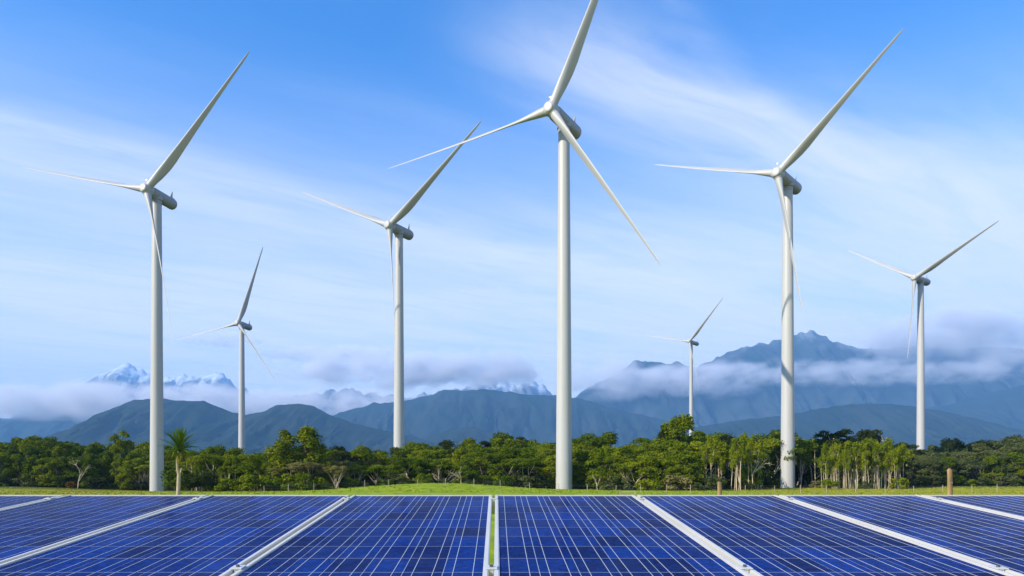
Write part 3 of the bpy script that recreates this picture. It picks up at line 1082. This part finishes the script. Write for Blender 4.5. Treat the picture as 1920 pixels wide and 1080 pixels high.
SKY = np.array([(-80, 824), (0, 822), (60, 817), (110, 822), (160, 826), (200, 832), (225, 831), (280, 828), (310, 832), (380, 840), (430, 834), (480, 840), (510, 832), (620, 836),
                (660, 840), (700, 838), (740, 840), (780, 824), (830, 830), (880, 822), (920, 814), (960, 817), (1000, 822), (1050, 824), (1100, 811), (1140, 812), (1180, 822),
                (1220, 817), (1250, 806), (1300, 806), (1340, 810), (1380, 807), (1420, 807), (1460, 802), (1500, 810), (1560, 818), (1660, 818), (1720, 832), (1780, 824), (1850, 822),
                (1880, 812), (1920, 815), (2000, 818)], float)
FRONT = np.array([(-80, 212), (270, 212), (300, 205), (316, 152), (350, 142), (500, 140), (620, 142), (680, 152), (740, 158), (1040, 166), (1110, 166), (1135, 150), (1300, 146), (1430, 152),
                  (1450, 196), (1530, 198), (1548, 170), (1690, 172), (1715, 205), (1800, 222), (2000, 222)], float)
ZONES = [  # (px from, px to, front kinds, back kinds)
    (-90, 290, [('broad', 'bush', 5), ('column', 'bush', 3), ('umbrella', 'bush', 2), ('broad', 'bright', 1)], [('broad', 'bush', 4), ('broad', 'deep', 2), ('emergent', 'bush', 2), ('column', 'bush', 1)]),
    (290, 500, [('grove', 'bush', 4), ('umbrella', 'bush', 4), ('broad', 'bush', 1)], [('umbrella', 'bush', 3), ('broad', 'bush', 3), ('emergent', 'deep', 1)]),
    (500, 640, [('column', 'bush', 3), ('broad', 'bush', 2), ('umbrella', 'straw', 1)], [('broad', 'deep', 2), ('broad', 'bush', 2)]),
    (640, 780, [('broad', 'deep', 2), ('umbrella', 'bush', 3), ('broad', 'bush', 2)], [('broad', 'bush', 3), ('umbrella', 'bright', 1), ('broad', 'deep', 1)]),
    (780, 1070, [('umbrella', 'bush', 4), ('umbrella', 'grey', 1), ('broad', 'bush', 3), ('broad', 'bright', 1), ('grove', 'bush', 1)], [('umbrella', 'bush', 3), ('broad', 'bush', 2), ('emergent', 'deep', 1)]),
    (1070, 1320, [('umbrella', 'bright', 6), ('broad', 'bright', 3), ('broad', 'bush', 2), ('grove', 'bright', 3)], [('umbrella', 'bright', 4), ('broad', 'bush', 2), ('umbrella', 'bush', 1)]),
    (1320, 1540, [('grove', 'bright', 6), ('grove', 'bush', 2), ('umbrella', 'bright', 1)], [('broad', 'bush', 2), ('broad', 'deep', 2), ('umbrella', 'bush', 3)]),
    (1540, 1705, [('grove', 'bright', 1)], [('grove', 'bright', 2), ('emergent', 'deep', 2), ('broad', 'deep', 2)]),
    (1705, 2010, [('broad', 'grey', 3), ('umbrella', 'grey', 3), ('grove', 'grey', 2), ('broad', 'bush', 2)], [('broad', 'grey', 3), ('emergent', 'deep', 1), ('umbrella', 'grey', 2), ('broad', 'deep', 1)]),
]


def pick(opts):
    r = rnd.uniform(0, sum(o[2] for o in opts))
    for o in opts:
        r -= o[2]
        if r <= 0:
            return o[0], o[1]
    return opts[-1][0], opts[-1][1]


TOWERS = [(px_x(1060, 160), 161.0, 6), (-98, 206, 6), (81, 193.5, 6), (-32, 233, 5)]
ROWS_T = 5
for row in range(ROWS_T):
    px = -70.0
    while px < 1985:
        Df = float(np.interp(px, FRONT[:, 0], FRONT[:, 1]))
        D = Df + row * 9.0 + rnd.uniform(-2.5, 3.5)
        if 245 < px < 355 and D < 208:                     # the clearing round the turbine foot
            D = 209 + row * 7.0 + rnd.uniform(0, 4)
        sp = 2.5 if 1540 < px < 1705 and row < 2 else 4.4 if row < 2 else 5.2
        zone = next((z for z in ZONES if z[0] <= px < z[1]), ZONES[-1])
        kind, leaf = pick(zone[2] if row < 2 else zone[3])
        x, y = px_x(px, D), D
        slim = (y < 193 and abs(px - 1487) < 105) or (y < 206 and 235 < px < 380)
        if slim:
            kind, leaf = 'grove', 'bright' if px > 1000 else 'bush'
        top = float(np.interp(px, SKY[:, 0], SKY[:, 1]))
        base_y = 900 + (EYE - ground_z(x, y)) / D * F
        frac = [0.66, 0.80, 0.90, 0.96, 1.0][row] * rnd.uniform(0.88, 1.06)
        if zone[0] in (1320, 1540) and row < 2:
            frac = rnd.uniform(0.84, 1.0)
        h = (base_y - top) * frac / F * D
        if all(math.hypot(x - a, y - b_) > r_ for a, b_, r_ in TOWERS):
            if not (y < 166 and abs(px - 1060) < 62) and not (y < 193 and abs(px - 1487) < 62) and not (y < 206 and 245 < px < 352):
                plant(kind, leaf, x, y, max(4.5, h), (rnd.uniform(0.75, 1.0) if kind == 'grove' else rnd.uniform(1.0, 1.4)) * (14.0 / max(8.0, h)) ** 0.35 * (0.7 if slim else 1), where=row)
        px += sp * rnd.uniform(0.75, 1.3) / D * F

px = -60.0
while px < 1980:                                           # undergrowth along the forest's foot
    Df = float(np.interp(px, FRONT[:, 0], FRONT[:, 1]))
    D = Df - 3.0 + rnd.uniform(-2.0, 2.0)
    if 300 < px < 352:
        D = 207 + rnd.uniform(0, 3)
    x = px_x(px, D)
    dens = 11.0 if 1545 < px < 1700 else 8.0 if 1320 < px < 1440 else 3.4
    if all(math.hypot(x - a, D - b_) > 3.6 for a, b_, r_ in TOWERS) and not (D < 206 and 268 < px < 325) and not (abs(px - 1060) < 34) and not (D < 196 and abs(px - 1487) < 30):
        leaf = rnd.choice(['bush', 'bush', 'bright', 'deep', 'grey'] if px < 1700 else ['grey', 'bush', 'deep'])
        if rnd.random() < 0.08:
            leaf = 'rust' if px < 900 else 'straw'
        plant('shrub', leaf, x, D, rnd.uniform(1.6, 3.6), rnd.uniform(0.9, 1.5), where='foot')
    px += dens * rnd.uniform(0.7, 1.4) / D * F


for row in (1, 2, 3):                                      # shrub fill under the trees, dark leaf colour standing in for interior shade
    px = -60.0
    while px < 1980:
        Df = float(np.interp(px, FRONT[:, 0], FRONT[:, 1]))
        D = Df + row * 9.0 + 4.0 + rnd.uniform(-2.0, 2.0)
        x = px_x(px, D)
        if all(math.hypot(x - a, D - b_) > 5 for a, b_, r_ in TOWERS) and not (D < 206 and 262 < px < 330) and not (D < 166 and abs(px - 1060) < 50) and not (D < 196 and abs(px - 1487) < 50):
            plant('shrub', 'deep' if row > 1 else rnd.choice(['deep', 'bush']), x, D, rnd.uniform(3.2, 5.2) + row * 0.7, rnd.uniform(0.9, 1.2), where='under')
        px += 6.2 * rnd.uniform(0.8, 1.25) / D * F


px = 1325.0
while px < 1690:                                           # the rank of thin pale stems along the grove's edge
    D = (150 if px < 1430 else 168) + rnd.uniform(-2, 3)
    if not 1425 < px < 1545:
        top = float(np.interp(px, SKY[:, 0], SKY[:, 1])) + rnd.uniform(8, 34)
        x = px_x(px, D)
        plant('grove', 'bright', x, D, px_z(top, D) - ground_z(x, D), rnd.uniform(0.55, 0.8), where=0)
    px += rnd.uniform(12, 22) if px > 1540 else rnd.uniform(22, 36)


def hand(kind, leaf, px, top, D, wide, label, variant=0, lean=0.0):
    x = px_x(px, D)
    plant(kind, leaf, x, D, px_z(top, D) - ground_z(x, D), wide, label, variant, lean)


hand('column', 'bush', 534, 809, 143, 1.35, 'tall rounded green tree, the straighter of the twin pair behind the fence', 0)
hand('column', 'bush', 577, 804, 145, 1.45, 'tallest rounded green tree of the twin pair behind the fence', 1)
hand('umbrella', 'straw', 628, 866, 138, 1.0, 'small straw coloured tree beside the twin rounded trees', 2)
hand('emergent', 'bush', 225, 805, 214, 0.75, 'lone thin tree with a small tufted crown above the leafy forest', 0)
hand('broad', 'bush', 1275, 780, 168, 1.15, 'highest domed green crown of the forest, below the farthest turbine', 1)
hand('broad', 'deep', 1248, 795, 172, 0.8, 'dark tree beside the highest domed crown', 2)
for q, (pxx, top) in enumerate([(1550, 806), (1584, 803), (1622, 806), (1646, 804)]):
    hand('emergent', 'deep', pxx, top, 205 + q * 2, 1.1, ['dark round crown above the bare-trunked grove, nearest the turbine', 'widest dark crown above the bare-trunked grove', 'dark crown above the bare-trunked grove, beside the tallest dark one', 'last dark round crown above the grove, toward the grey wood'][q], q % 3)
hand('bare', '', 1388, 812, 150, 0.75, 'tall bare pale tree with crooked limbs, among the windswept trees', 0)
hand('bare', '', 1408, 824, 151, 0.7, 'bare pale tree with wide crooked limbs near the turbine foot', 1)
hand('bare', '', 145, 858, 205, 1.1, 'pale dead tree with tangled branches in front of the leafy forest', 2)
hand('bare', '', 1120, 888, 144, 1.2, 'small bare forked tree right of the tallest turbine foot', 2, 0.15)
hand('bare', '', 865, 862, 157, 1.0, 'bare fan shaped tree behind the green mound', 1)
hand('bare', '', 820, 868, 157, 0.7, 'small upright bare tree behind the green mound', 0)

# ------------------------------------------------------------------ cabbage tree
CD = 86.0
cx_ = px_x(334, CD)
cz = ground_z(cx_, CD)
ct = tag(empty('cabbage_tree', (cx_, CD, cz)), 'cabbage tree with a spiky leaf head on a bare forked trunk', 'tree')
rng = np.random.default_rng(5)
tb = MB()
tb.tube([(0.0, 0, -0.3), (0.02, 0, 1.0), (0.06, 0, 2.2), (0.10, 0, 2.9), (-0.08, 0, 3.6), (-0.16, 0, 4.4), (-0.10, 0, 5.0), (0.12, 0, 5.7)],
        [0.26, 0.23, 0.21, 0.21, 0.16, 0.15, 0.15, 0.17], 12)
tb.tube([(0.10, 0, 2.7), (0.28, 0.02, 3.2), (0.40, 0.03, 3.7)], [0.15, 0.10, 0.05], 8)
tb.build('trunk', m_pale, ct, True)
m_sword = leaf_material('cabbage_leaf', (0.040, 0.085, 0.010), (0.075, 0.150, 0.012), (0.130, 0.210, 0.020))
m_dead = leaf_material('dry_cabbage_leaf', (0.16, 0.13, 0.02), (0.24, 0.20, 0.03), (0.32, 0.26, 0.05))
head = np.array([0.13, 0, 5.85])


def sword(bend, ln, wd):
    mb = MB()
    v, n = [], 7
    p, ang = np.zeros(2), 0.0
    for i in range(n + 1):
        t = i / n
        w = wd * (0.45 + 1.1 * t if t < 0.4 else 0.89 * (1 - ((t - 0.4) / 0.6) ** 2)) + 0.004
        v += [(p[0], -w, p[1] + w * 0.35), (p[0], 0, p[1]), (p[0], w, p[1] + w * 0.35)]
        p = p + np.array([math.cos(ang), math.sin(ang)]) * ln / n
        ang -= bend / n * (0.4 + 1.4 * t)
    f = []
    for i in range(n):
        for k in (0, 1):
            f.append((i * 3 + k, i * 3 + k + 1, i * 3 + k + 4, i * 3 + k + 3))
    mb.add(v, f)
    me = mb.mesh('leaf')
    at = me.attributes.new('tint', 'FLOAT', 'POINT')
    at.data.foreach_set('value', np.full(len(me.vertices), 0.5))
    return me


swords = [sword(b_, l_, 0.10) for b_, l_ in ((0.15, 2.5), (0.45, 2.6), (0.9, 2.5), (1.6, 2.2))]
drys = [s_.copy() for s_ in swords]
for s_ in swords:
    s_.materials.append(m_sword)
for s_ in drys:
    s_.materials.append(m_dead)
for i in range(150):
    el = math.radians(rng.uniform(-35, 88)) if i > 60 else math.radians(rng.uniform(20, 88))
    az = rng.uniform(0, 6.283)
    k = 0 if el > 1.0 else 1 if el > 0.5 else 2 if el > 0.0 else 3
    me = (drys if el < -0.05 and rng.random() < 0.8 else swords)[k]
    lo = link('leaf', me, None, ct)
    lo.location = head + np.array([0, 0, 0.35 * math.sin(el)])
    lo.rotation_euler = (rng.uniform(-0.3, 0.3), -el, az)
    s_ = rng.uniform(0.8, 1.25)
    lo.scale = (s_, s_, s_)

# ------------------------------------------------------------------ fence, posts, gate
m_post = noise_mat('weathered_post', [(0.3, (0.22, 0.18, 0.13)), (0.7, (0.44, 0.38, 0.29))], 5, rough=0.9, spec=0.1, stretch=(1, 1, 0.2))
m_timber = noise_mat('fresh_split_timber', [(0.3, (0.12, 0.08, 0.045)), (0.5, (0.30, 0.20, 0.09)), (0.75, (0.46, 0.35, 0.20))], 5, rough=0.85, spec=0.15, stretch=(1, 1, 0.12), bump=0.5, bump_scale=14)
FD = 121.0
fence = tag(empty('wire_fence', (0, FD, 0)), 'wire fence on thin weathered posts crossing the field', 'fence')
fp = MB()
fp.tube([(0, 0, -0.35), (0, 0, 1.28), (0, 0, 1.32)], [0.055, 0.050, 0.035], 8)
fpost_me = fp.mesh('post', True)
sharp_by_angle(fpost_me)
fx = []
px = 495.0
while px < 1990:
    x = px_x(px, FD)
    fx.append(x)
    px += rnd.uniform(44, 56)
for x in fx:
    o = link('post', fpost_me, m_post, fence)
    o.location = (x, rnd.uniform(-0.1, 0.1), ground_z(x, FD))
    o.rotation_euler = (rnd.uniform(-0.04, 0.04), rnd.uniform(-0.05, 0.05), 0)
    o.scale = (rnd.uniform(0.8, 1.2), 1, rnd.uniform(0.85, 1.12))
for hgt in (0.35, 0.65, 0.95, 1.18):
    wb = MB()
    wb.tube([(x, 0, ground_z(x, FD) + hgt) for x in fx], [0.0035] * len(fx), 4)
    wb.build('wire', m_steel, fence)


def strainer(px, D, top_py, r, label, notch):
    x = px_x(px, D)
    z0 = ground_z(x, D)
    h = px_z(top_py, D) - z0
    root = tag(empty('timber_post', (x, D, z0)), label, 'post')
    mb = MB()
    rg = np.random.default_rng(int(px))
    pts, rad = [], []
    for i in range(9):
        t = i / 8
        pts.append((rg.normal() * 0.006, rg.normal() * 0.006, -0.5 + t * (h + 0.5)))
        rad.append(r * (1.06 - 0.10 * t) * (1 + rg.normal() * 0.02))
    pts.append((0.01, 0, h + 0.025))
    rad.append(r * 0.72)
    mb.tube(pts, rad, 11)
    mb.build('shaft', m_timber, root, True)
    for q, hh in enumerate(notch):
        sb = MB()
        sb.box((0, -r * 0.98, hh), (0.025, 0.02, 0.012))
        sb.tube([(-0.028, -r * 0.99, hh + 0.02), (-0.028, -r * 1.12, hh), (0.028, -r * 1.12, hh), (0.028, -r * 0.99, hh + 0.02)], [0.006] * 4, 5)
        sb.build('staple', m_steel, root)


strainer(1781, 23, 881, 0.080, 'tall round timber post standing before the grey wood', (1.0, 1.5, 2.1))
strainer(1349, 23, 905, 0.072, 'short round timber post standing before the windswept trees', (0.9, 1.4))

GD = 70.0
gx = px_x(1177, GD)
gz = ground_z(gx, GD)
gate = tag(empty('timber_gate', (gx, GD, gz)), 'low pale timber gate just beyond the panels, before the bushes', 'gate')
for k, zz_ in enumerate((0.35, 0.72, 1.08)):
    rb = MB()
    rb.box((0, 0, zz_), (0.72, 0.02, 0.05))
    rb.build('gate_rail', m_post, gate)
for xx in (-0.77, 0.77):
    pb = MB()
    pb.box((xx, 0, 0.45), (0.05, 0.05, 0.72))
    pb.build('gate_post', m_post, gate)
